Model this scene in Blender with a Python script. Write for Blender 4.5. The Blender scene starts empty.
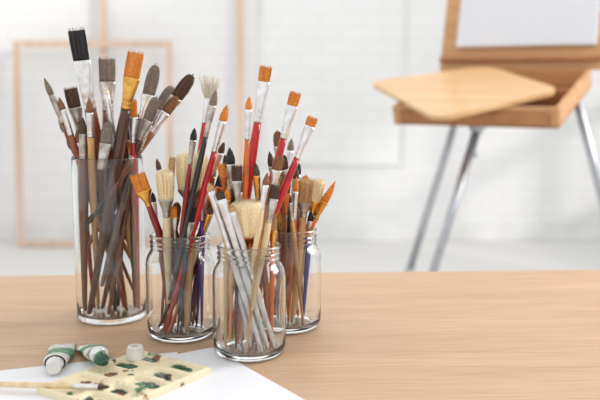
import bpy, bmesh, math, random
from mathutils import Vector, Matrix
random.seed(7)
scene = bpy.context.scene
scene.view_settings.view_transform = 'Standard'

# ------------------------------------------------------------------ materials
def lin(c):
    return tuple(((x/255)/12.92 if x/255 <= .04045 else ((x/255+.055)/1.055)**2.4) for x in c) + (1,)

def new_mat(name):
    m = bpy.data.materials.new(name); m.use_nodes = True
    return m, m.node_tree.nodes, m.node_tree.links, m.node_tree.nodes['Principled BSDF']

def mat_plain(name, col, rough=.5, metal=0, coat=0, var=None, scale=200, stretch=(1,1,1), bump=0):
    m, n, l, b = new_mat(name)
    b.inputs['Roughness'].default_value = rough
    b.inputs['Metallic'].default_value = metal
    b.inputs['Coat Weight'].default_value = coat
    b.inputs['Coat Roughness'].default_value = .1
    tc = n.new('ShaderNodeTexCoord'); mp = n.new('ShaderNodeMapping')
    mp.inputs['Scale'].default_value = stretch
    nz = n.new('ShaderNodeTexNoise'); nz.inputs['Scale'].default_value = scale
    nz.inputs['Detail'].default_value = 3
    cr = n.new('ShaderNodeValToRGB')
    cr.color_ramp.elements[0].position = .35; cr.color_ramp.elements[1].position = .65
    cr.color_ramp.elements[0].color = lin(var if var else [c*.93 for c in col])
    cr.color_ramp.elements[1].color = lin(col)
    l.new(tc.outputs['Object'], mp.inputs[0]); l.new(mp.outputs[0], nz.inputs['Vector'])
    l.new(nz.outputs['Fac'], cr.inputs[0]); l.new(cr.outputs[0], b.inputs['Base Color'])
    if bump:
        bp = n.new('ShaderNodeBump'); bp.inputs['Strength'].default_value = bump
        bp.inputs['Distance'].default_value = .001
        l.new(nz.outputs['Fac'], bp.inputs['Height']); l.new(bp.outputs[0], b.inputs['Normal'])
    return m

def mat_glass(name, tint=(.99,.997,.995,1)):
    m, n, l, b = new_mat(name)
    n.remove(b)
    g = n.new('ShaderNodeBsdfGlass'); g.inputs['IOR'].default_value = 1.45
    g.inputs['Roughness'].default_value = 0; g.inputs['Color'].default_value = tint
    l.new(g.outputs[0], n['Material Output'].inputs['Surface'])
    return m

def mat_table():
    m, n, l, b = new_mat('oak_veneer')
    tc = n.new('ShaderNodeTexCoord')
    mp = n.new('ShaderNodeMapping'); mp.inputs['Scale'].default_value = (1.6, 20, 20)
    mp2 = n.new('ShaderNodeMapping'); mp2.inputs['Scale'].default_value = (12, 420, 420)
    n1 = n.new('ShaderNodeTexNoise'); n1.inputs['Scale'].default_value = 1.6; n1.inputs['Detail'].default_value = 6; n1.inputs['Distortion'].default_value = .5
    n2 = n.new('ShaderNodeTexNoise'); n2.inputs['Scale'].default_value = 1; n2.inputs['Detail'].default_value = 2
    for a, c in ((mp, n1), (mp2, n2)):
        l.new(tc.outputs['Object'], a.inputs[0]); l.new(a.outputs[0], c.inputs['Vector'])
    r1 = n.new('ShaderNodeValToRGB')
    r1.color_ramp.elements[0].position = .25; r1.color_ramp.elements[0].color = lin((196,161,130))
    r1.color_ramp.elements[1].position = .75; r1.color_ramp.elements[1].color = lin((213,180,149))
    r2 = n.new('ShaderNodeValToRGB')
    r2.color_ramp.elements[0].position = .3; r2.color_ramp.elements[0].color = (.76,.72,.66,1)
    r2.color_ramp.elements[1].position = .6; r2.color_ramp.elements[1].color = (1,1,1,1)
    mx = n.new('ShaderNodeMix'); mx.data_type = 'RGBA'; mx.blend_type = 'MULTIPLY'; mx.inputs[0].default_value = .75
    l.new(n1.outputs['Fac'], r1.inputs[0]); l.new(n2.outputs['Fac'], r2.inputs[0])
    l.new(r1.outputs[0], mx.inputs[6]); l.new(r2.outputs[0], mx.inputs[7])
    l.new(mx.outputs[2], b.inputs['Base Color'])
    b.inputs['Roughness'].default_value = .5
    b.inputs['Specular IOR Level'].default_value = .3
    return m

def mat_wall(name, col, brick=False):
    m, n, l, b = new_mat(name)
    tc = n.new('ShaderNodeTexCoord')
    nz = n.new('ShaderNodeTexNoise'); nz.inputs['Scale'].default_value = 1.3; nz.inputs['Detail'].default_value = 5
    cr = n.new('ShaderNodeValToRGB')
    cr.color_ramp.elements[0].color = lin([c*.955 for c in col]); cr.color_ramp.elements[1].color = lin(col)
    l.new(tc.outputs['Object'], nz.inputs['Vector']); l.new(nz.outputs['Fac'], cr.inputs[0])
    out = cr.outputs[0]
    if brick:
        sx = n.new('ShaderNodeSeparateXYZ'); cx = n.new('ShaderNodeCombineXYZ')
        l.new(tc.outputs['Object'], sx.inputs[0]); l.new(sx.outputs['X'], cx.inputs['X']); l.new(sx.outputs['Z'], cx.inputs['Y'])
        bt = n.new('ShaderNodeTexBrick'); bt.inputs['Scale'].default_value = 1
        bt.inputs['Brick Width'].default_value = .26; bt.inputs['Row Height'].default_value = .085
        bt.inputs['Mortar Size'].default_value = .006; bt.inputs['Mortar Smooth'].default_value = .6
        bt.inputs['Color1'].default_value = (1,1,1,1); bt.inputs['Color2'].default_value = (.98,.98,.98,1); bt.inputs['Mortar'].default_value = (.92,.92,.92,1)
        l.new(cx.outputs[0], bt.inputs['Vector'])
        mx = n.new('ShaderNodeMix'); mx.data_type = 'RGBA'; mx.blend_type = 'MULTIPLY'; mx.inputs[0].default_value = 1
        l.new(out, mx.inputs[6]); l.new(bt.outputs['Color'], mx.inputs[7]); out = mx.outputs[2]
        bp = n.new('ShaderNodeBump'); bp.invert = True; bp.inputs['Strength'].default_value = .25; bp.inputs['Distance'].default_value = .005
        l.new(bt.outputs['Fac'], bp.inputs['Height']); l.new(bp.outputs[0], b.inputs['Normal'])
    l.new(out, b.inputs['Base Color']); b.inputs['Roughness'].default_value = .8
    return m

def mat_stained(name, base, stains, scale=60, amount=.6):
    m, n, l, b = new_mat(name)
    b.inputs['Roughness'].default_value = .45
    tc = n.new('ShaderNodeTexCoord'); prev = None
    for i, s in enumerate(stains):
        mp = n.new('ShaderNodeMapping'); mp.inputs['Location'].default_value = (i*3.1, i*1.7, 0)
        nz = n.new('ShaderNodeTexNoise'); nz.inputs['Scale'].default_value = scale; nz.inputs['Detail'].default_value = 4
        cr = n.new('ShaderNodeValToRGB')
        cr.color_ramp.elements[0].position = amount; cr.color_ramp.elements[0].color = (0,0,0,1)
        cr.color_ramp.elements[1].position = amount+.05; cr.color_ramp.elements[1].color = (1,1,1,1)
        mx = n.new('ShaderNodeMix'); mx.data_type = 'RGBA'
        l.new(tc.outputs['Object'], mp.inputs[0]); l.new(mp.outputs[0], nz.inputs['Vector'])
        l.new(nz.outputs['Fac'], cr.inputs[0]); l.new(cr.outputs[0], mx.inputs[0])
        if prev: l.new(prev, mx.inputs[6])
        else: mx.inputs[6].default_value = lin(base)
        mx.inputs[7].default_value = lin(s); prev = mx.outputs[2]
    l.new(prev, b.inputs['Base Color'])
    return m

M = {}
def H(k, col, **kw): M[k] = mat_plain(k, col, **kw)
for k, c in dict(h_black=(34,32,34), h_brown=(132,74,40), h_dark=(88,48,32), h_red=(210,22,28), h_maroon=(146,20,30),
                 h_orange=(236,112,30), h_green=(44,88,54), h_blue=(30,60,186), h_purple=(98,50,156),
                 h_white=(246,246,245), h_grey=(120,104,94)).items():
    H(k, c, rough=.3, coat=.4, scale=90, var=[x*.85 for x in c])
H('h_wood', (218,170,116), rough=.5, var=(194,142,92), scale=120, stretch=(1,1,.12))
H('h_cream', (238,216,178), rough=.5, var=(220,192,148), scale=120, stretch=(1,1,.12))
H('h_redwood', (164,82,42), rough=.4, coat=.3, var=(130,60,32), scale=120, stretch=(1,1,.12))
H('f_silver', (242,242,244), rough=.32, metal=1, var=(222,221,222), scale=150)
H('f_dull', (214,210,204), rough=.4, metal=1, var=(164,156,148), scale=120)
H('f_brass', (236,184,98), rough=.28, metal=1, var=(206,150,72), scale=150)
H('f_copper', (208,130,78), rough=.3, metal=1, var=(170,98,58), scale=150)
H('b_black', (40,38,40), rough=.6, var=(18,17,18), scale=700)
H('b_dark', (100,70,52), rough=.6, var=(60,40,30), scale=700)
H('b_brown', (158,108,70), rough=.6, var=(116,74,44), scale=700)
H('b_gold', (240,154,56), rough=.45, var=(204,110,30), scale=700)
H('b_hog', (254,238,200), rough=.6, var=(236,208,160), scale=700)
H('b_tan', (220,182,128), rough=.6, var=(176,132,86), scale=700)
H('b_grey', (150,134,118), rough=.6, var=(104,90,78), scale=700)
H('b_white', (250,244,228), rough=.6, var=(226,214,190), scale=700)
KEYS = list(M.keys())
GLASS = mat_glass('clear_glass')

def finish(bm, name, mats, smooth=True, loc=(0,0,0), rot=(0,0,0), parent=None):
    bmesh.ops.recalc_face_normals(bm, faces=bm.faces)
    me = bpy.data.meshes.new(name); bm.to_mesh(me); bm.free()
    if smooth:
        for p in me.polygons: p.use_smooth = True
    ob = bpy.data.objects.new(name, me); scene.collection.objects.link(ob)
    for m in mats: me.materials.append(m)
    ob.location = loc; ob.rotation_euler = rot
    if parent: ob.parent = parent
    return ob

def empty(name, loc=(0,0,0), rot=(0,0,0)):
    e = bpy.data.objects.new(name, None); scene.collection.objects.link(e)
    e.location = loc; e.rotation_euler = rot; e.empty_display_size = .05
    return e

def box(bm, c, s, rot=None, mi=0):
    mat = Matrix.Translation(c) @ (rot.to_4x4() if rot else Matrix()) @ Matrix.Diagonal((s[0], s[1], s[2], 1))
    r = bmesh.ops.create_cube(bm, size=1, matrix=mat)
    for f in {f for v in r['verts'] for f in v.link_faces}: f.material_index = mi

def box_ob(name, c, s, mat, parent=None, rot=(0,0,0), bev=0):
    bm = bmesh.new(); box(bm, (0,0,0), s)
    if bev: bmesh.ops.bevel(bm, geom=bm.edges[:], offset=bev, segments=2, affect='EDGES')
    return finish(bm, name, [mat], smooth=False, loc=c, rot=rot, parent=parent)

def loft(bm, rings, n, mi, cap=True):
    prev = None; first = None
    for (c, u, v, rx, ry) in rings:
        ring = [bm.verts.new(c + u*(rx*math.cos(2*math.pi*i/n)) + v*(ry*math.sin(2*math.pi*i/n))) for i in range(n)]
        if prev:
            for i in range(n):
                f = bm.faces.new((prev[i], prev[(i+1) % n], ring[(i+1) % n], ring[i])); f.material_index = mi
        else: first = ring
        prev = ring
    if cap:
        bm.faces.new(first[::-1]).material_index = mi
        bm.faces.new(prev).material_index = mi

def revolve(bm, prof, n=64, mi=0):
    rings = []
    for r, z in prof:
        if r < 1e-6: rings.append([bm.verts.new((0,0,z))])
        else: rings.append([bm.verts.new((r*math.cos(2*math.pi*i/n), r*math.sin(2*math.pi*i/n), z)) for i in range(n)])
    for a, b in zip(rings, rings[1:]):
        for i in range(n):
            j = (i+1) % n
            if len(a) == 1: f = bm.faces.new((a[0], b[j], b[i]))
            elif len(b) == 1: f = bm.faces.new((a[i], a[j], b[0]))
            else: f = bm.faces.new((a[i], a[j], b[j], b[i]))
            f.material_index = mi

# ------------------------------------------------------------------ room
wallm = mat_wall('white_plaster', (230,230,230))
brickm = mat_wall('white_painted_brick', (234,234,234), brick=True)
floorm = mat_wall('pale_floor', (216,215,213))
trimm = mat_plain('white_trim', (230,230,229), rough=.5, scale=3)
box_ob('floor', (0,1.2,-.05), (7.2,8.4,.1), floorm)
box_ob('wall_back', (0,5.35,1.7), (7.2,.1,3.4), brickm)
box_ob('baseboard_back', (0,5.29,.06), (6.6,.02,.12), trimm, bev=.004)
bm = bmesh.new()
wx = 3.0; y0, y1, zb, zt = 2.9, 4.6, .75, 2.1
box(bm, (wx+.05, (-3+y0)/2, 1.8), (.1, y0+3, 3.6)); box(bm, (wx+.05, (y1+5.3)/2, 1.8), (.1, 5.3-y1, 3.6))
box(bm, (wx+.05, (y0+y1)/2, zb/2), (.1, y1-y0, zb)); box(bm, (wx+.05, (y0+y1)/2, (zt+3.6)/2), (.1, y1-y0, 3.6-zt))
finish(bm, 'wall_right', [wallm], smooth=False)
bm = bmesh.new()
for yy in (y0+.03, y0+.57, y0+1.13, y1-.03): box(bm, (wx+.05, yy, (zb+zt)/2), (.06, .09, zt-zb))
for zz in (zb+.03, (zb+zt)/2, zt-.03): box(bm, (wx+.05, (y0+y1)/2, zz), (.05, y1-y0-.01, .09))
finish(bm, 'window_1', [trimm], smooth=False)
def moulding(name, x0, x1, z0, z1):
    bm = bmesh.new(); t = .025
    for (cx, cz, sx, sz) in (((x0+x1)/2, z0, x1-x0+t, t), ((x0+x1)/2, z1, x1-x0+t, t), (x0, (z0+z1)/2, t, z1-z0-t), (x1, (z0+z1)/2, t, z1-z0-t)):
        box(bm, (cx, 5.292, cz), (sx, .016, sz))
    bmesh.ops.bevel(bm, geom=bm.edges[:], offset=.004, segments=1, affect='EDGES')
    finish(bm, name, [trimm], smooth=False)
moulding('trim_1', -.25, .66, .5, 2.4)

framewood = mat_plain('pale_pine', (218,190,168), rough=.6, var=(202,172,148), scale=20, stretch=(1,1,.1))
def frame(name, xc, w, h, bar, yfoot, lean):
    bm = bmesh.new(); d = .022
    box(bm, (-w/2+bar/2, 0, h/2), (bar, d, h)); box(bm, (w/2-bar/2, 0, h/2), (bar, d, h))
    box(bm, (0, 0, bar/2), (w-2*bar, d, bar)); box(bm, (0, 0, h-bar/2), (w-2*bar, d, bar))
    return finish(bm, name, [framewood], smooth=False, loc=(xc, yfoot, .006), rot=(-lean, 0, 0))
frame('canvas_stretcher_frame', -1.27, .97, 1.265, .036, 5.08, math.radians(5))
frame('canvas_stretcher_frame', -.79, .88, 1.95, .04, 5.155, math.radians(3))

# ------------------------------------------------------------------ table
TT = .75
table = empty('wooden_table', (0, 0, 0), (0, 0, math.radians(2.5)))
tm = mat_table()
box_ob('tabletop', (0, .765, TT-.014), (2.2, .86, .028), tm, parent=table, bev=.002)
for i, (x, y) in enumerate(((-1.02,.42),(1.02,.42),(-1.02,1.11),(1.02,1.11))):
    box_ob('leg_%d' % (i+1), (x, y, (TT-.028)/2), (.05,.05,TT-.028), tm, parent=table, bev=.003)
box_ob('apron_back', (0, 1.11, TT-.063), (1.98,.02,.07), tm, parent=table)
box_ob('apron_front', (0, .42, TT-.063), (1.98,.02,.07), tm, parent=table)

# ------------------------------------------------------------------ glassware
def fillet(pts):
    out = []
    for a, b in zip(pts, pts[1:]):
        out += [(a[0]*.75+b[0]*.25, a[1]*.75+b[1]*.25), (a[0]*.25+b[0]*.75, a[1]*.25+b[1]*.75)]
    return [pts[0]] + out + [pts[-1]]

def jar(name, loc, rotz):
    prof = [(0,1.2),(24,1.2),(28,.2),(31,.2),(34.5,2),(36.6,6),(37.5,12),(37.6,40),(37.6,70),(37.5,82),(36.6,88),(34.4,93),(32.2,96),(31.2,98.5),
            (31.2,99.5),(32.5,100.3),(32.5,101.6),(31.2,102.6),(31.2,104.2),(32.6,105),(32.6,106.4),(31.2,107.4),(31.2,109.5),(32.4,110.8),(32.6,112.8),(31.6,114.4),
            (30.4,114.6),(29.6,113.2),(29.5,110),(29.5,98),(30.6,95),(33.3,91),(35,87),(35.8,82),(35.9,60),(35.8,14),(34.4,9),(30,6.2),(20,5.2),(0,5)]
    prof = fillet([(r/1000, z/1000) for r, z in prof])
    bm = bmesh.new(); revolve(bm, prof, 72)
    return finish(bm, name, [GLASS], loc=loc, rot=(0,0,rotz))

def vase(name, loc):
    prof = [(0,.3),(36,.3),(39,.8),(40.6,2.6),(40.8,8),(40.8,60),(40.8,120),(40.8,188),(40.6,191),(39.9,192.1),(39.2,191),(39,188),(39,120),(39,60),(38.8,12),(37.4,7.6),(33,5.8),(0,5.4)]
    prof = fillet([(r/1000, z/1000) for r, z in prof])
    bm = bmesh.new(); revolve(bm, prof, 80)
    return finish(bm, name, [GLASS], loc=loc)

E = .0006
P_T = (-.224, .965, TT+E); P_2 = (-.131, .893, TT+E); P_F = (-.052, .832, TT+E); P_3 = (-.0135, .925, TT+E)
vase('glass_cylinder_vase', P_T)
jar('glass_jar', P_2, 0); jar('glass_jar', P_F, 1); jar('glass_jar', P_3, 2)

# ------------------------------------------------------------------ brushes
def strand(bm, p0, p1, p2, r, mi):
    ring = []
    w = (p2-p0).normalized(); u = w.orthogonal().normalized(); v = w.cross(u)
    for p, rr in ((p0, r), (p1, r*.9), (p2, r*.25)):
        ring.append([bm.verts.new(p + u*(rr*math.cos(a)) + v*(rr*math.sin(a))) for a in (0, 2.09, 4.19)])
    for a, b in zip(ring, ring[1:]):
        for i in range(3):
            bm.faces.new((a[i], a[(i+1) % 3], b[(i+1) % 3], b[i])).material_index = mi
    bm.faces.new(ring[-1]).material_index = mi

def brush(bm, base, tip, kind, W, bl, fl, hm, fm, bmt, hr, rot=0.):
    w = (tip-base); L = w.length; w.normalize()
    u = w.cross(Vector((0,1,0))).normalized(); v = w.cross(u).normalized()
    u, v = u*math.cos(rot)+v*math.sin(rot), v*math.cos(rot)-u*math.sin(rot)
    hi, fi, bi = KEYS.index(hm), KEYS.index(fm), KEYS.index(bmt)
    hl = L-bl-fl
    re = W/2; rye = (W/2 if kind in ('round', 'point') else max(W*.2, .0016)); rh = min(hr*.85, max(re, .002))
    if kind == 'fan': re, rye = min(W*.16, .004), .0015
    if kind == 'hog': rye = W*.38
    prof = [(0,.25),(.004,.42),(.1,.52),(.35,.68),(.6,.88),(.78,1.0),(.88,.98),(.95,.88),(1,.82)]
    rings = []
    for s, k in prof:
        d = s*hl if s != .004 else .002
        rings.append((base+w*d, u, v, hr*k, hr*k))
    loft(bm, rings, 12, hi)
    f0 = base+w*hl
    fr = []
    for s in (0,.06,.1,.14,.2,.24,.28,.4,.6,.8,.93,1):
        k = min(1, max(0, (s-.25)/.75)); k = k*k*(3-2*k)
        rx = rh*(1-k)+re*k; ry = rh*(1-k)+rye*k
        cr = -.06 if s in (.1,.24) else .04
        fr.append((f0+w*(s*fl-.0005), u, v, rx*(1+cr), ry*(1+cr)))
    loft(bm, fr, 16, fi)
    e = base+w*(hl+fl)
    def env(s):
        if kind in ('round','point'):
            q = (1+.18*math.sin(math.pi*min(1, s*1.3)))*(1-s**2.2)
            return q, q
        if kind == 'hog': return 1+.22*math.sin(s*2.0), 1+.15*math.sin(s*2.0)
        if kind == 'filbert': return (1+.1*math.sin(3*s))*math.sqrt(max(0, 1-s**5)), 1-.6*s
        if kind == 'fan': return 1+s*(W/(2*re)-1), 1-.5*s
        return 1.03+.04*s, 1-.65*s
    if kind != 'fan':
        top = .93 if kind not in ('hog',) else .9
        cr = [(e-w*.001+w*(bl*top*i/7), u, v, max(re*.93*env(top*i/7)[0], .0002), max(rye*.93*env(top*i/7)[1], .0002)) for i in range(8)]
        loft(bm, cr, 14, bi)
    ns = {'hog': 260, 'flat': 80, 'filbert': 70, 'fan': 90}.get(kind, 34)
    if W < .006: ns = int(ns*.5)
    for i in range(ns):
        if kind == 'fan':
            a = random.uniform(-1, 1); b = random.uniform(-1, 1)
            s1 = bl*(1-.18*a*a)*random.uniform(.93, 1)
            p0 = e+u*(re*a*.9)+v*(rye*b*.6); p2 = e+u*(W/2*a)+v*(rye*b*.6)+w*s1
            p1 = p0.lerp(p2, .5)+w*.001
            strand(bm, p0, p1, p2, .00035, bi); continue
        a = random.uniform(0, 6.283); q = math.sqrt(random.uniform(.25, 1))
        x, y = math.cos(a)*q, math.sin(a)*q
        s = random.uniform(.9, 1.02)
        if kind == 'filbert': s *= 1-.25*x*x
        if kind == 'hog': s *= 1.02-.2*x*x-.1*y*y+random.uniform(-.06,.06)
        if kind in ('round','point'): s *= (1-.3*q)
        ex, ey = env(min(s, .97)); mx_, my_ = env(.5)
        j = .0008 if kind == 'hog' else .0002
        p0 = e-w*.001+u*(re*x*.97)+v*(rye*y*.97)
        p1 = e+w*(bl*s*.5)+u*(re*x*mx_)+v*(rye*y*my_)
        p2 = e+w*(bl*s)+u*(re*x*ex+random.gauss(0, j))+v*(rye*y*ey+random.gauss(0, j))
        strand(bm, p0, p1, p2, .00042 if kind == 'hog' else .0003, bi)

def bunch(name, loc, specs, rimz, rimr, botr):
    bm = bmesh.new(); placed = []
    for sp in specs:
        (tx, tz, bx, kind, W, bl, fl, hm, fm, bmt, hr) = sp[:11]
        side = sp[11] if len(sp) > 11 else 0      # -1 = front half of the jar
        best = None
        lim = rimr-hr; lb_ = botr-hr
        for tr in range(110):
            k = (rimz-8)/(tz-8)
            rx = max(-lim*.97, min(lim*.97, bx+(tx-bx)*k))
            rm = math.sqrt(lim*lim-rx*rx)
            lo, hi_ = (-1, 1) if side == 0 else ((-1, -.35) if side < 0 else (.35, 1))
            ry = random.uniform(lo, hi_)*rm
            ty = ry+random.uniform(-22, 22)*(.5 if side else 1)
            T = Vector((tx, ty, tz)); Rr = Vector((rx, ry, rimz)); d = (Rr-T)/(tz-rimz)
            b = None; z = 8.
            for i in range(60):
                z = rimz-(rimz-8)*(i+1)/60
                p = Rr+d*(rimz-z)
                if math.hypot(p.x, p.y) > lb_: break
                b = p
            if b is None: continue
            md = 20
            for (pb, pt, ph, pw) in placed:
                for i in range(13):
                    z = 10+i*(min(tz, pt.z)-10)/12
                    if z < b.z or z < pb.z: continue
                    dd = (b.lerp(T, (z-b.z)/(tz-b.z))-pb.lerp(pt, (z-pb.z)/(pt.z-pb.z))).length
                    need = hr+ph if i < 7 else hr+ph+(W+pw)*.2
                    md = min(md, dd-need)
            sc = min(md, 2)-(b.z-8)*.02
            if best is None or sc > best[0]: best = (sc, b, T)
        if best is None: continue
        _, b, t = best
        placed.append((b, t, hr, W))
        brush(bm, b/1000, t/1000, kind, W/1000, bl/1000, fl/1000, hm, fm, bmt, hr/1000, random.uniform(-.4, .4))
    return finish(bm, name, [M[k] for k in KEYS], loc=loc)

def filler(n, x0, x1, z0, z1, handles, seed):
    rr = random.Random(seed); out = []
    for i in range(n):
        z = rr.uniform(z0, z1); x = rr.uniform(x0, x1)
        kd = rr.choice(['round','round','flat','filbert','point'])
        W = rr.uniform(4.5, 7) if kd in ('round','point') else rr.uniform(7, 11)
        out.append((x, z, rr.uniform(-26, 26), kd, W, rr.uniform(12, 20), rr.uniform(18, 32), rr.choice(handles),
                    rr.choice(['f_silver','f_silver','f_dull','f_brass','f_copper']),
                    rr.choice(['b_gold','b_brown','b_dark','b_tan','b_black','b_gold']), rr.uniform(2.4, 3.3)))
    return out

S_T = [
 (-24,337, 14,'flat',21,36,56,'h_redwood','f_silver','b_black',8),
 (  0,306, -4,'flat',19,28,34,'h_brown','f_dull','b_grey',7.5),
 ( 42,312,-22,'flat',19,30,36,'h_dark','f_brass','b_gold',7,-1),
 ( 57,299, -8,'filbert',17,38,30,'h_grey','f_silver','b_grey',5.5),
 ( 75,274,-26,'filbert',15,34,30,'h_brown','f_dull','b_grey',5),
 (101,287,-30,'filbert',15,34,30,'h_black','f_dull','b_dark',5),
 (-62,284, 28,'round',7,22,34,'h_brown','f_dull','b_grey',4),
 (-52,240, 32,'round',9,20,46,'h_wood','f_silver','b_grey',5,-1),
 (  5,272, 32,'round',7,8,84,'h_wood','f_silver','b_white',4.4,-1),
 (-38,272, -6,'flat',15,24,26,'h_brown','f_dull','b_dark',6),
 (-28,281, 10,'round',8,18,26,'h_black','f_dull','b_black',4),
 ( 64,262,-20,'filbert',14,30,26,'h_dark','f_dull','b_grey',5),
 ( 33,258, 33,'flat',12,20,30,'h_red','f_silver','b_gold',4.5,-1),
 (-48,262, 20,'round',7,16,30,'h_redwood','f_silver','b_brown',4),
 ( 20,250, 26,'round',8,16,26,'h_maroon','f_silver','b_dark',4.5),
 (-20,240,-30,'round',9,20,30,'h_brown','f_dull','b_dark',6,-1),
 ( 40,240,-12,'flat',12,18,26,'h_redwood','f_dull','b_brown',5.5),
 (-30,225,-22,'round',7,16,26,'h_red','f_silver','b_brown',4,-1),
 ( 84,262,-10,'filbert',11,24,28,'h_redwood','f_silver','b_brown',4),
 ( 50,225, 0,'round',8,18,30,'h_brown','f_dull','b_dark',5),
 ( 10,235,-28,'filbert',13,26,30,'h_dark','f_dull','b_grey',6),
 (-44,215,-6,'round',7,14,30,'h_black','f_silver','b_dark',4.5),
 ( 66,240,-26,'round',8,18,30,'h_black','f_silver','b_black',4),
 ( 22,285, 4,'filbert',13,26,30,'h_black','f_dull','b_dark',5),
 (-10,262,-16,'round',8,18,28,'h_wood','f_silver','b_brown',4.5),
 ( 46,270, 18,'round',8,20,28,'h_brown','f_copper','b_dark',4.5),
 (  0,222, 6,'round',8,16,26,'h_dark','f_dull','b_brown',5.5,-1),
 ( 28,228,30,'flat',12,18,26,'h_brown','f_brass','b_dark',5.5),
]
S_2 = [
 ( 36,285,-10,'fan',29,26,26,'h_red','f_silver','b_white',3.2),
 ( 55,256,-15,'round',9,20,34,'h_red','f_silver','b_gold',4,-1),
 ( 15,205,  8,'hog',28,42,20,'h_wood','f_dull','b_hog',6,-1),
 (-10,188,-12,'hog',16,32,20,'h_cream','f_dull','b_hog',4.5,-1),
 ( 44,271,-18,'round',8,18,34,'h_black','f_dull','b_grey',3.2),
 (-42,182, 12,'flat',17,20,18,'h_maroon','f_brass','b_gold',4,-1),
 (-26,196,  8,'round',6,14,26,'h_black','f_silver','b_dark',2.8),
 (-18,172, -6,'round',6,14,22,'h_orange','f_silver','b_dark',2.8),
 ( 30,176, 20,'flat',9,14,22,'h_blue','f_silver','b_gold',2.8,-1),
 ( 38,190,  0,'round',7,16,26,'h_dark','f_brass','b_dark',3),
 ( 26,164, 24,'round',6,12,22,'h_purple','f_silver','b_brown',2.8,-1),
 (-30,160,-20,'round',6,12,24,'h_redwood','f_silver','b_black',2.8),
 (  4,160, -2,'round',6,12,22,'h_green','f_copper','b_dark',2.8),
 ( 42,165, 12,'flat',9,14,22,'h_red','f_brass','b_gold',2.8),
 ( -8,150,  4,'round',6,12,22,'h_orange','f_silver','b_brown',2.8,-1),
 ( 50,215,-24,'round',7,14,26,'h_redwood','f_silver','b_dark',2.8),
 ( 22,232,-12,'round',7,14,26,'h_maroon','f_dull','b_black',2.8),
] + filler(18, -30, 54, 130, 200, ['h_red','h_blue','h_redwood','h_orange','h_dark','h_wood','h_purple','h_black','h_cream','h_green'], 3)
S_F = [
 ( -1,164,  6,'hog',27,38,12,'h_wood','f_copper','b_hog',4.5,-1),
 (-39,180, 14,'round',8,10,70,'h_white','f_silver','b_tan',3.6,-1),
 (-27,172, 20,'flat',9,8,72,'h_white','f_silver','b_dark',3.6,-1),
 (-16,160, 26,'round',7,8,74,'h_white','f_silver','b_tan',3.6,-1),
 (-33,164, 4,'round',7,8,66,'h_white','f_silver','b_brown',3.4,-1),
 (-22,152,28,'round',7,8,72,'h_white','f_silver','b_brown',3.4,-1),
 (-18,215, -8,'round',9,18,26,'h_black','f_dull','b_black',3.2),
 (-26,205,  6,'round',8,16,26,'h_green','f_dull','b_black',3.2),
 ( 18,294,-28,'flat',12,16,42,'h_red','f_silver','b_gold',4.8),
 ( 48,268,-22,'flat',11,14,34,'h_red','f_silver','b_gold',4.2),
 ( 66,242,-30,'flat',11,10,36,'h_red','f_silver','b_gold',4),
 ( 43,247,-16,'round',7,12,30,'h_black','f_silver','b_gold',3),
 (  2,265,-12,'round',7,14,30,'h_orange','f_silver','b_gold',3),
 (-12,192,  0,'round',7,14,22,'h_orange','f_copper','b_gold',3),
 ( 20,190,-10,'round',7,14,24,'h_cream','f_silver','b_brown',3.2),
 ( 28,176, -4,'flat',10,14,24,'h_cream','f_dull','b_dark',3.4,-1),
 (  8,200, 20,'round',7,14,24,'h_redwood','f_brass','b_dark',3.2),
 ( 33,206,-20,'filbert',10,16,24,'h_wood','f_silver','b_brown',3.2),
 (-20,176,-24,'round',7,14,24,'h_cream','f_brass','b_gold',3.2,-1),
] + filler(14, -34, 36, 136, 200, ['h_cream','h_wood','h_white','h_redwood','h_orange','h_white','h_black'], 5)
S_3 = [
 ( 22,172,  4,'hog',18,28,16,'h_wood','f_dull','b_tan',4.5,-1),
 ( 34,172, 10,'hog',14,26,16,'h_cream','f_brass','b_hog',4,-1),
 ( 54,171,-20,'point',8,28,22,'h_orange','f_brass','b_gold',3,-1),
 ( 46,160,-12,'point',8,24,20,'h_redwood','f_brass','b_gold',3,-1),
 ( 36,140, 20,'round',7,12,20,'h_blue','f_silver','b_dark',3.4,-1),
 ( 26,136, 24,'round',7,12,18,'h_blue','f_silver','b_black',3.4,-1),
 ( 10,184,-10,'round',8,16,26,'h_dark','f_dull','b_dark',3),
 ( -6,200, 10,'filbert',11,18,26,'h_green','f_dull','b_dark',3.2),
 ( -2,176, -6,'flat',11,18,24,'h_brown','f_copper','b_brown',3.2),
 (-20,205, 12,'round',8,18,28,'h_redwood','f_dull','b_dark',3),
 (-12,224, 0,'filbert',10,18,28,'h_wood','f_dull','b_brown',3),
 ( 4,214,-18,'round',8,16,28,'h_black','f_silver','b_grey',3),
 ( 12,150,16,'round',7,12,20,'h_redwood','f_silver','b_dark',3),
] + filler(14, -24, 40, 130, 190, ['h_wood','h_orange','h_red','h_cream','h_dark','h_redwood','h_purple','h_white'], 8)
bunch('paintbrushes', P_T, S_T, 192, 38, 38)
bunch('paintbrushes', P_2, S_2, 113, 28.5, 32)
bunch('paintbrushes', P_F, S_F, 113, 28.5, 32)
bunch('paintbrushes', P_3, S_3, 113, 28.5, 32)

# ------------------------------------------------------------------ papers
paperm = mat_plain('white_paper', (240,240,243), rough=.7, var=(237,237,241), scale=30)
def sheet(name, corner, ang, w, h, z):
    d1 = Vector((math.cos(ang), math.sin(ang), 0)); d2 = Vector((-math.sin(ang), math.cos(ang), 0))
    c = Vector((corner[0], corner[1], 0))+d1*w/2+d2*h/2
    return box_ob(name, (c.x, c.y, z), (w, h, .0003), paperm, rot=(0,0,ang))
sheet('paper_sheet', (-.128, .834), math.radians(198.8), .297, .21, TT+.0003)
sheet('paper_sheet', (-.093, .848), math.radians(213.7), .297, .21, TT+.0007)
ZP = TT+.0010

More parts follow.
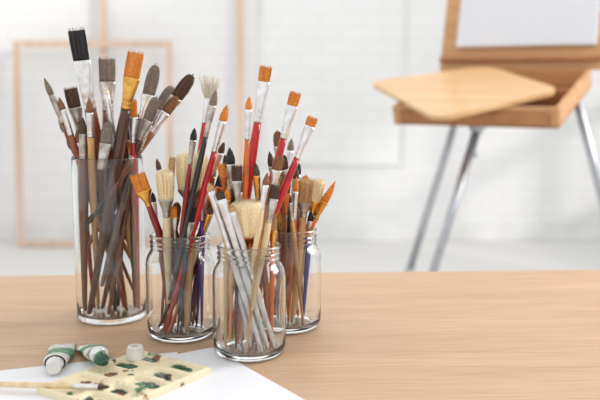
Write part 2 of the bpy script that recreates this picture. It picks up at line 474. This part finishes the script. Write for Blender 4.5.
# ------------------------------------------------------------------ palette
pal_m = mat_stained('palette_plastic', (236,222,188), [(52,120,78),(132,84,48),(40,60,44)], scale=42, amount=.64)
bm = bmesh.new(); A, B = .095, .128; nx, ny = 76, 102
NR = 5
def pal_h(a, b):
    z = .0065
    cw, ch = A/2, B/NR
    i, j = int(min(a/cw, 1)), int(min(b/ch, NR-1))
    la, lb = abs(a-(i+.5)*cw), abs(b-(j+.5)*ch)
    hx, hy = cw/2-.003, ch/2-.003
    dx, dy = max(la-(hx-.006), 0), max(lb-(hy-.006), 0)
    d = .006-math.hypot(dx, dy)
    if d > 0: z -= .004*min(1, d/.003)
    return z
grid = [[bm.verts.new((a*A/nx-A/2, b*B/ny-B/2, pal_h(a*A/nx, b*B/ny) if 0 < a < nx and 0 < b < ny else .0055)) for b in range(ny+1)] for a in range(nx+1)]
for a in range(nx):
    for b in range(ny): bm.faces.new((grid[a][b], grid[a+1][b], grid[a+1][b+1], grid[a][b+1]))
edge = [grid[a][0] for a in range(nx+1)]+[grid[nx][b] for b in range(1, ny+1)]+[grid[a][ny] for a in range(nx-1, -1, -1)]+[grid[0][b] for b in range(ny-1, 0, -1)]
low = [bm.verts.new((v.co.x, v.co.y, 0)) for v in edge]
for i in range(len(edge)):
    j = (i+1) % len(edge); bm.faces.new((edge[i], low[i], low[j], edge[j]))
bm.faces.new(low)
pang = math.atan2(-.566, .825)
da = Vector((.825,-.566,0)); db = Vector((-.566,-.825,0))
pc = Vector((-.164,.822,0))+da*A/2+db*B/2
palette = empty('paint_palette', (pc.x, pc.y, ZP), (0,0,pang))
finish(bm, 'tray', [pal_m], smooth=False, parent=palette)
paints = [mat_plain('paint_%d' % i, c, rough=.25, coat=.4, scale=80, var=[x*.6 for x in c]) for i, c in enumerate([(24,98,58),(30,44,34),(170,44,30),(140,84,40),(22,70,48),(70,130,86)])]
def blob(name, c, r, mat, parent=None, h=.0015, n=30, wild=1.):
    bm = bmesh.new(); ph = [random.uniform(0,6) for _ in range(4)]
    def rad(t): return 1+wild*(.22*math.sin(2*t+ph[0])+.15*math.sin(3*t+ph[1])+.1*math.sin(5*t+ph[2])+.06*math.sin(8*t+ph[3]))
    rings = []
    for k, (q, z) in enumerate(((1,0),(.97,.6),(.8,.9),(.45,1.05))):
        rings.append([bm.verts.new((r*q*rad(t)*math.cos(t), r*q*rad(t)*math.sin(t), z*h)) for t in [6.2832*i/n for i in range(n)]])
    for a, b in zip(rings, rings[1:]):
        for i in range(n): bm.faces.new((a[i], a[(i+1)%n], b[(i+1)%n], b[i]))
    bm.faces.new(rings[-1])
    return finish(bm, name, [mat], loc=c, parent=parent)
dabs = ((0,4,5,.008),(0,4,0,.004),(1,4,0,.010),(1,4,1,.005),(0,3,0,.009),(1,3,1,.009),(1,3,5,.006),(0,2,3,.006),(1,2,0,.008),(1,2,5,.005),(0,1,3,.004),(1,1,1,.006),(1,1,2,.003),(1,0,2,.004),(0,0,5,.003))
for k, (i, j, mi, r) in enumerate(dabs):
    blob('paint_dab_%d' % (k+1), ((i+.5)*A/2-A/2+random.uniform(-.009,.009), (j+.5)*B/NR-B/2+random.uniform(-.002,.002), .0026), r, paints[mi], parent=palette, h=.0009+.0002*(k % 3), wild=1.3)

# ------------------------------------------------------------------ paint tubes
tube_m = mat_plain('tube_white', (238,236,228), rough=.35, scale=60, coat=.3)
green_m = mat_stained('tube_label_green', (70,138,96), [(225,228,215)], scale=230, amount=.6)
ink_m = mat_stained('tube_label_print', (232,232,226), [(60,66,60)], scale=260, amount=.52)
alu_m = M['f_silver']
capw = mat_plain('cap_white', (240,238,232), rough=.4, scale=60)
X, Y, Z = Vector((1,0,0)), Vector((0,1,0)), Vector((0,0,1))
def tube(name, loc, ang, L, cap, tilt=0):
    par = empty(name, (loc[0], loc[1], ZP), (tilt,0,ang))
    bm = bmesh.new(); r = .0110
    sect = [(0,1.22,.10,0),(.06,1.22,.11,2),(.07,1.2,.16,0),(.16,1.2,.26,3),(.34,1.2,.36,3),(.36,1.2,.37,0),(.42,1.2,.40,0),(.43,1.2,.41,1),(.6,1.17,.48,1),(.76,1.12,.56,1),(.77,1.12,.57,0),(.93,1.02,.66,0),(1.0,.92,.72,0)]
    rings = [(Vector((.0010*math.sin(9*s), s*L, r*b+.0002)), X, Z, r*a, r*b) for s, a, b, m in sect]
    for (r0, r1, s) in zip(rings, rings[1:], sect[1:]):
        loft(bm, [r0, r1], 28, s[3], cap=False)
    bm.faces.new([bm.verts.new(rings[0][0]+X*rings[0][3]*math.cos(t)+Z*rings[0][4]*math.sin(t)) for t in [6.2832*i/28 for i in range(28)]])
    c = rings[-1][0]
    loft(bm, [(c, X, Z, r*.92, r*.72), (c+Y*.003, X, Z, r*.6, r*.55), (c+Y*.0045, X, Z, r*.42, r*.42), (c+Y*.011, X, Z, r*.4, r*.4)], 28, 2)
    bmesh.ops.remove_doubles(bm, verts=bm.verts, dist=.00001)
    finish(bm, 'body', [tube_m, green_m, alu_m, ink_m], parent=par)
    if cap:
        bm = bmesh.new(); n = 40; rr = []
        for dd, q in ((.0042,.95),(.005,1),(.0145,.9),(.0155,.82)):
            rr.append([bm.verts.new(c+Y*dd+(X*math.cos(t)+Z*math.sin(t))*(.0074*q*(1+(.05 if i % 2 else -.03)))) for i, t in enumerate([6.2832*i/n for i in range(n)])])
        for a, b in zip(rr, rr[1:]):
            for i in range(n): bm.faces.new((a[i], a[(i+1)%n], b[(i+1)%n], b[i]))
        bm.faces.new(rr[0]); bm.faces.new(rr[-1])
        finish(bm, 'cap', [capw], smooth=False, parent=par)
    else:
        bm = bmesh.new()
        loft(bm, [(c+Y*.0085, X, Z, r*.42, r*.42), (c+Y*.012-Z*.0005, X, Z, r*.6, r*.48), (c+Y*.017-Z*.002, X, Z, r*.7, r*.45), (c+Y*.024-Z*.004, X, Z, r*.5, r*.25)], 16, 0)
        finish(bm, 'squeezed_paint', [paints[0]], parent=par)
    return par
tube('paint_tube', (-.2500, .852), math.radians(190), .078, True)
tube('paint_tube', (-.2230, .846), math.radians(203), .070, False, tilt=math.radians(5.5))
bm = bmesh.new(); n = 40; rr = []
for z, q in ((0,.0085),(.001,.0088),(.012,.0076),(.0128,.0070),(.0128,.0046),(.004,.0044)):
    rr.append([bm.verts.new((q*(1+((.03 if i % 2 else -.03) if 0 < z < .0125 and q > .005 else 0))*math.cos(6.2832*i/n), q*(1+((.03 if i % 2 else -.03) if 0 < z < .0125 and q > .005 else 0))*math.sin(6.2832*i/n), z)) for i in range(n)])
for a, b in zip(rr, rr[1:]):
    for i in range(n): bm.faces.new((a[i], a[(i+1)%n], b[(i+1)%n], b[i]))
bm.faces.new(rr[0]); bm.faces.new(rr[-1])
finish(bm, 'tube_cap', [capw], smooth=False, loc=(-.163,.794,ZP+.0062))

bm = bmesh.new()
brush(bm, Vector((-.12,0,0)), Vector((.10,0,.006)), 'round', .0045, .012, .024, 'h_cream', 'f_silver', 'b_dark', .0028)
finish(bm, 'paintbrush', [M[k] for k in KEYS], loc=(-.266,.722,ZP+.0032), rot=(0,0,math.radians(-8)))

# ------------------------------------------------------------------ sketch-box easel
ew = mat_plain('easel_beech', (214,166,116), rough=.45, var=(194,144,98), scale=9, stretch=(.3,3,3))
ew2 = mat_plain('easel_edge', (186,130,86), rough=.5, var=(164,108,68), scale=9)
palw = mat_plain('wood_palette', (224,182,132), rough=.4, var=(210,164,112), scale=6, stretch=(.4,3,3), coat=.2)
alu = mat_plain('brushed_aluminium', (195,198,203), rough=.4, metal=1, scale=40)
canv = mat_plain('white_canvas', (232,235,242), rough=.8, scale=300)
easel = empty('sketch_box_easel')
psi, tau = math.radians(-30), math.radians(15)
R = Matrix.Rotation(psi, 3, 'Z') @ Matrix.Rotation(tau, 3, 'X')
FL = Vector((.266, 2.37, .905))
def L2W(a, b, c): return FL + R @ Vector((a, b, c))
W_, D_ = .46, .40
eul = R.to_euler()
def ebox(name, a, b, c, s, m, bev=.002):
    return box_ob(name, L2W(a, b, c), s, m, parent=easel, rot=eul, bev=bev)
ebox('box_bottom', W_/2, D_/2, .003, (W_, D_, .006), ew2)
ebox('side_front', W_/2, .006, .03, (W_, .012, .05), ew)
ebox('side_back', W_/2, D_-.006, .03, (W_, .012, .05), ew)
ebox('side_left', .006, D_/2, .03, (.012, D_-.026, .05), ew)
ebox('side_right', W_-.006, D_/2, .03, (.012, D_-.026, .05), ew)
ebox('divider', W_/2, D_/2, .028, (W_-.03, .008, .04), ew2)
ebox('drawer_front', W_/2, -.006, .026, (W_*.9, .01, .034), ew2)
pts = [Vector(p) for p in ((-.17,.21),(.19,-.15),(.44,.13),(.15,.40))]
outline = []
for i in range(4):
    p, a, b = pts[i], pts[i-1], pts[(i+1) % 4]
    pa = p+(a-p).normalized()*.06; pb = p+(b-p).normalized()*.06
    for k in range(9):
        t = k/8; outline.append(pa*(1-t)**2+p*2*t*(1-t)+pb*t*t)
bm = bmesh.new()
bot = [bm.verts.new((q.x, q.y, 0)) for q in outline]; topv = [bm.verts.new((q.x, q.y, .012)) for q in outline]
bm.faces.new(bot[::-1]); bm.faces.new(topv)
for i in range(len(bot)):
    j = (i+1) % len(bot); bm.faces.new((bot[i], bot[j], topv[j], topv[i]))
finish(bm, 'palette_board', [palw], smooth=False, loc=L2W(0, 0, .0565), rot=eul, parent=easel)
lean = math.radians(14)
Rl = Matrix.Rotation(psi, 3, 'Z') @ Matrix.Rotation(-lean, 3, 'X')
O = L2W(W_/2+.01, D_+.012, .05)
def lb(name, a, b, c, s, m, bev=.002):
    return box_ob(name, O + Rl @ Vector((a, b, c)), s, m, parent=easel, rot=Rl.to_euler(), bev=bev)
lb('lid_panel', 0, 0, .29, (.50, .014, .58), ew)
lb('ledge', 0, -.016, .03, (.50, .018, .012), ew2)
lb('canvas', .015, -.016, .30, (.425, .014, .46), canv)
lb('mast', 0, .014, .36, (.05, .012, .72), ew2)
def rod(name, p, q, r, m=alu):
    p, q = Vector(p), Vector(q); w = (q-p).normalized(); u = w.orthogonal().normalized(); v = w.cross(u)
    bm = bmesh.new(); loft(bm, [(p,u,v,r,r),(q,u,v,r,r)], 16, 0)
    return finish(bm, name, [m], parent=easel)
def leg(i, top, foot):
    top, foot = Vector(top), Vector(foot)
    mid = top.lerp(foot, .62)
    rod('leg_%d_upper' % i, top, mid, .013); rod('leg_%d_lower' % i, mid.lerp(top,.05), foot+Vector((0,0,.004)), .0095)
    rod('leg_%d_clamp' % i, mid.lerp(top,.04), mid.lerp(foot,.03), .016)
leg(1, L2W(.22,.10,-.008), (.20, 2.12, .004))
leg(2, L2W(.10,.30,-.008), (.30, 2.95, .004))
leg(3, L2W(W_-.02,.30,-.008), (1.16, 2.62, .004))
rod('brace', L2W(.20,.10,-.12), L2W(.11,.31,-.16), .006)
rod('top_knob', L2W(.22,.06,-.02), L2W(.22,.14,-.02), .022)
ebox('leg_bracket', W_/2, D_/2, -.008, (.30, .30, .012), alu)

# ------------------------------------------------------------------ light
world = bpy.data.worlds.new('World'); scene.world = world; world.use_nodes = True
bg = world.node_tree.nodes['Background']
bg.inputs[0].default_value = (.99, 1, 1, 1); bg.inputs[1].default_value = 1.0
sun = bpy.data.lights.new('sun', 'SUN'); sun.energy = 1.1; sun.angle = math.radians(4); sun.color = (1,.96,.9)
so = bpy.data.objects.new('sun', sun); scene.collection.objects.link(so)
so.rotation_euler = Vector((-1.5,1.3,-.78)).to_track_quat('-Z','Y').to_euler(); so.location = (5,-1,4)
def area(name, loc, target, sx, sy, e, col=(1,1,1)):
    a = bpy.data.lights.new(name, 'AREA'); a.shape = 'RECTANGLE'; a.size = sx; a.size_y = sy; a.energy = e; a.color = col
    o = bpy.data.objects.new(name, a); scene.collection.objects.link(o); o.location = loc
    o.rotation_euler = (Vector(target)-Vector(loc)).to_track_quat('-Z','Y').to_euler()
area('window_light', (2.3, 1.6, 2.1), (-.1, .9, .85), 1.2, 1.4, 54)
area('overhead_fill', (0, 3.6, 3.1), (0, 4.2, 0), 3.5, 1.5, 26)  # added fill that brightens the back wall area

# ------------------------------------------------------------------ camera
cam = bpy.data.cameras.new('camera'); cam.lens = 50; cam.sensor_width = 36
co = bpy.data.objects.new('camera', cam); scene.collection.objects.link(co)
co.location = (0, 0, TT+.28); co.rotation_euler = (math.radians(90-8.2), 0, 0)
cam.dof.use_dof = True; cam.dof.focus_distance = .88; cam.dof.aperture_fstop = 5.0
scene.camera = co
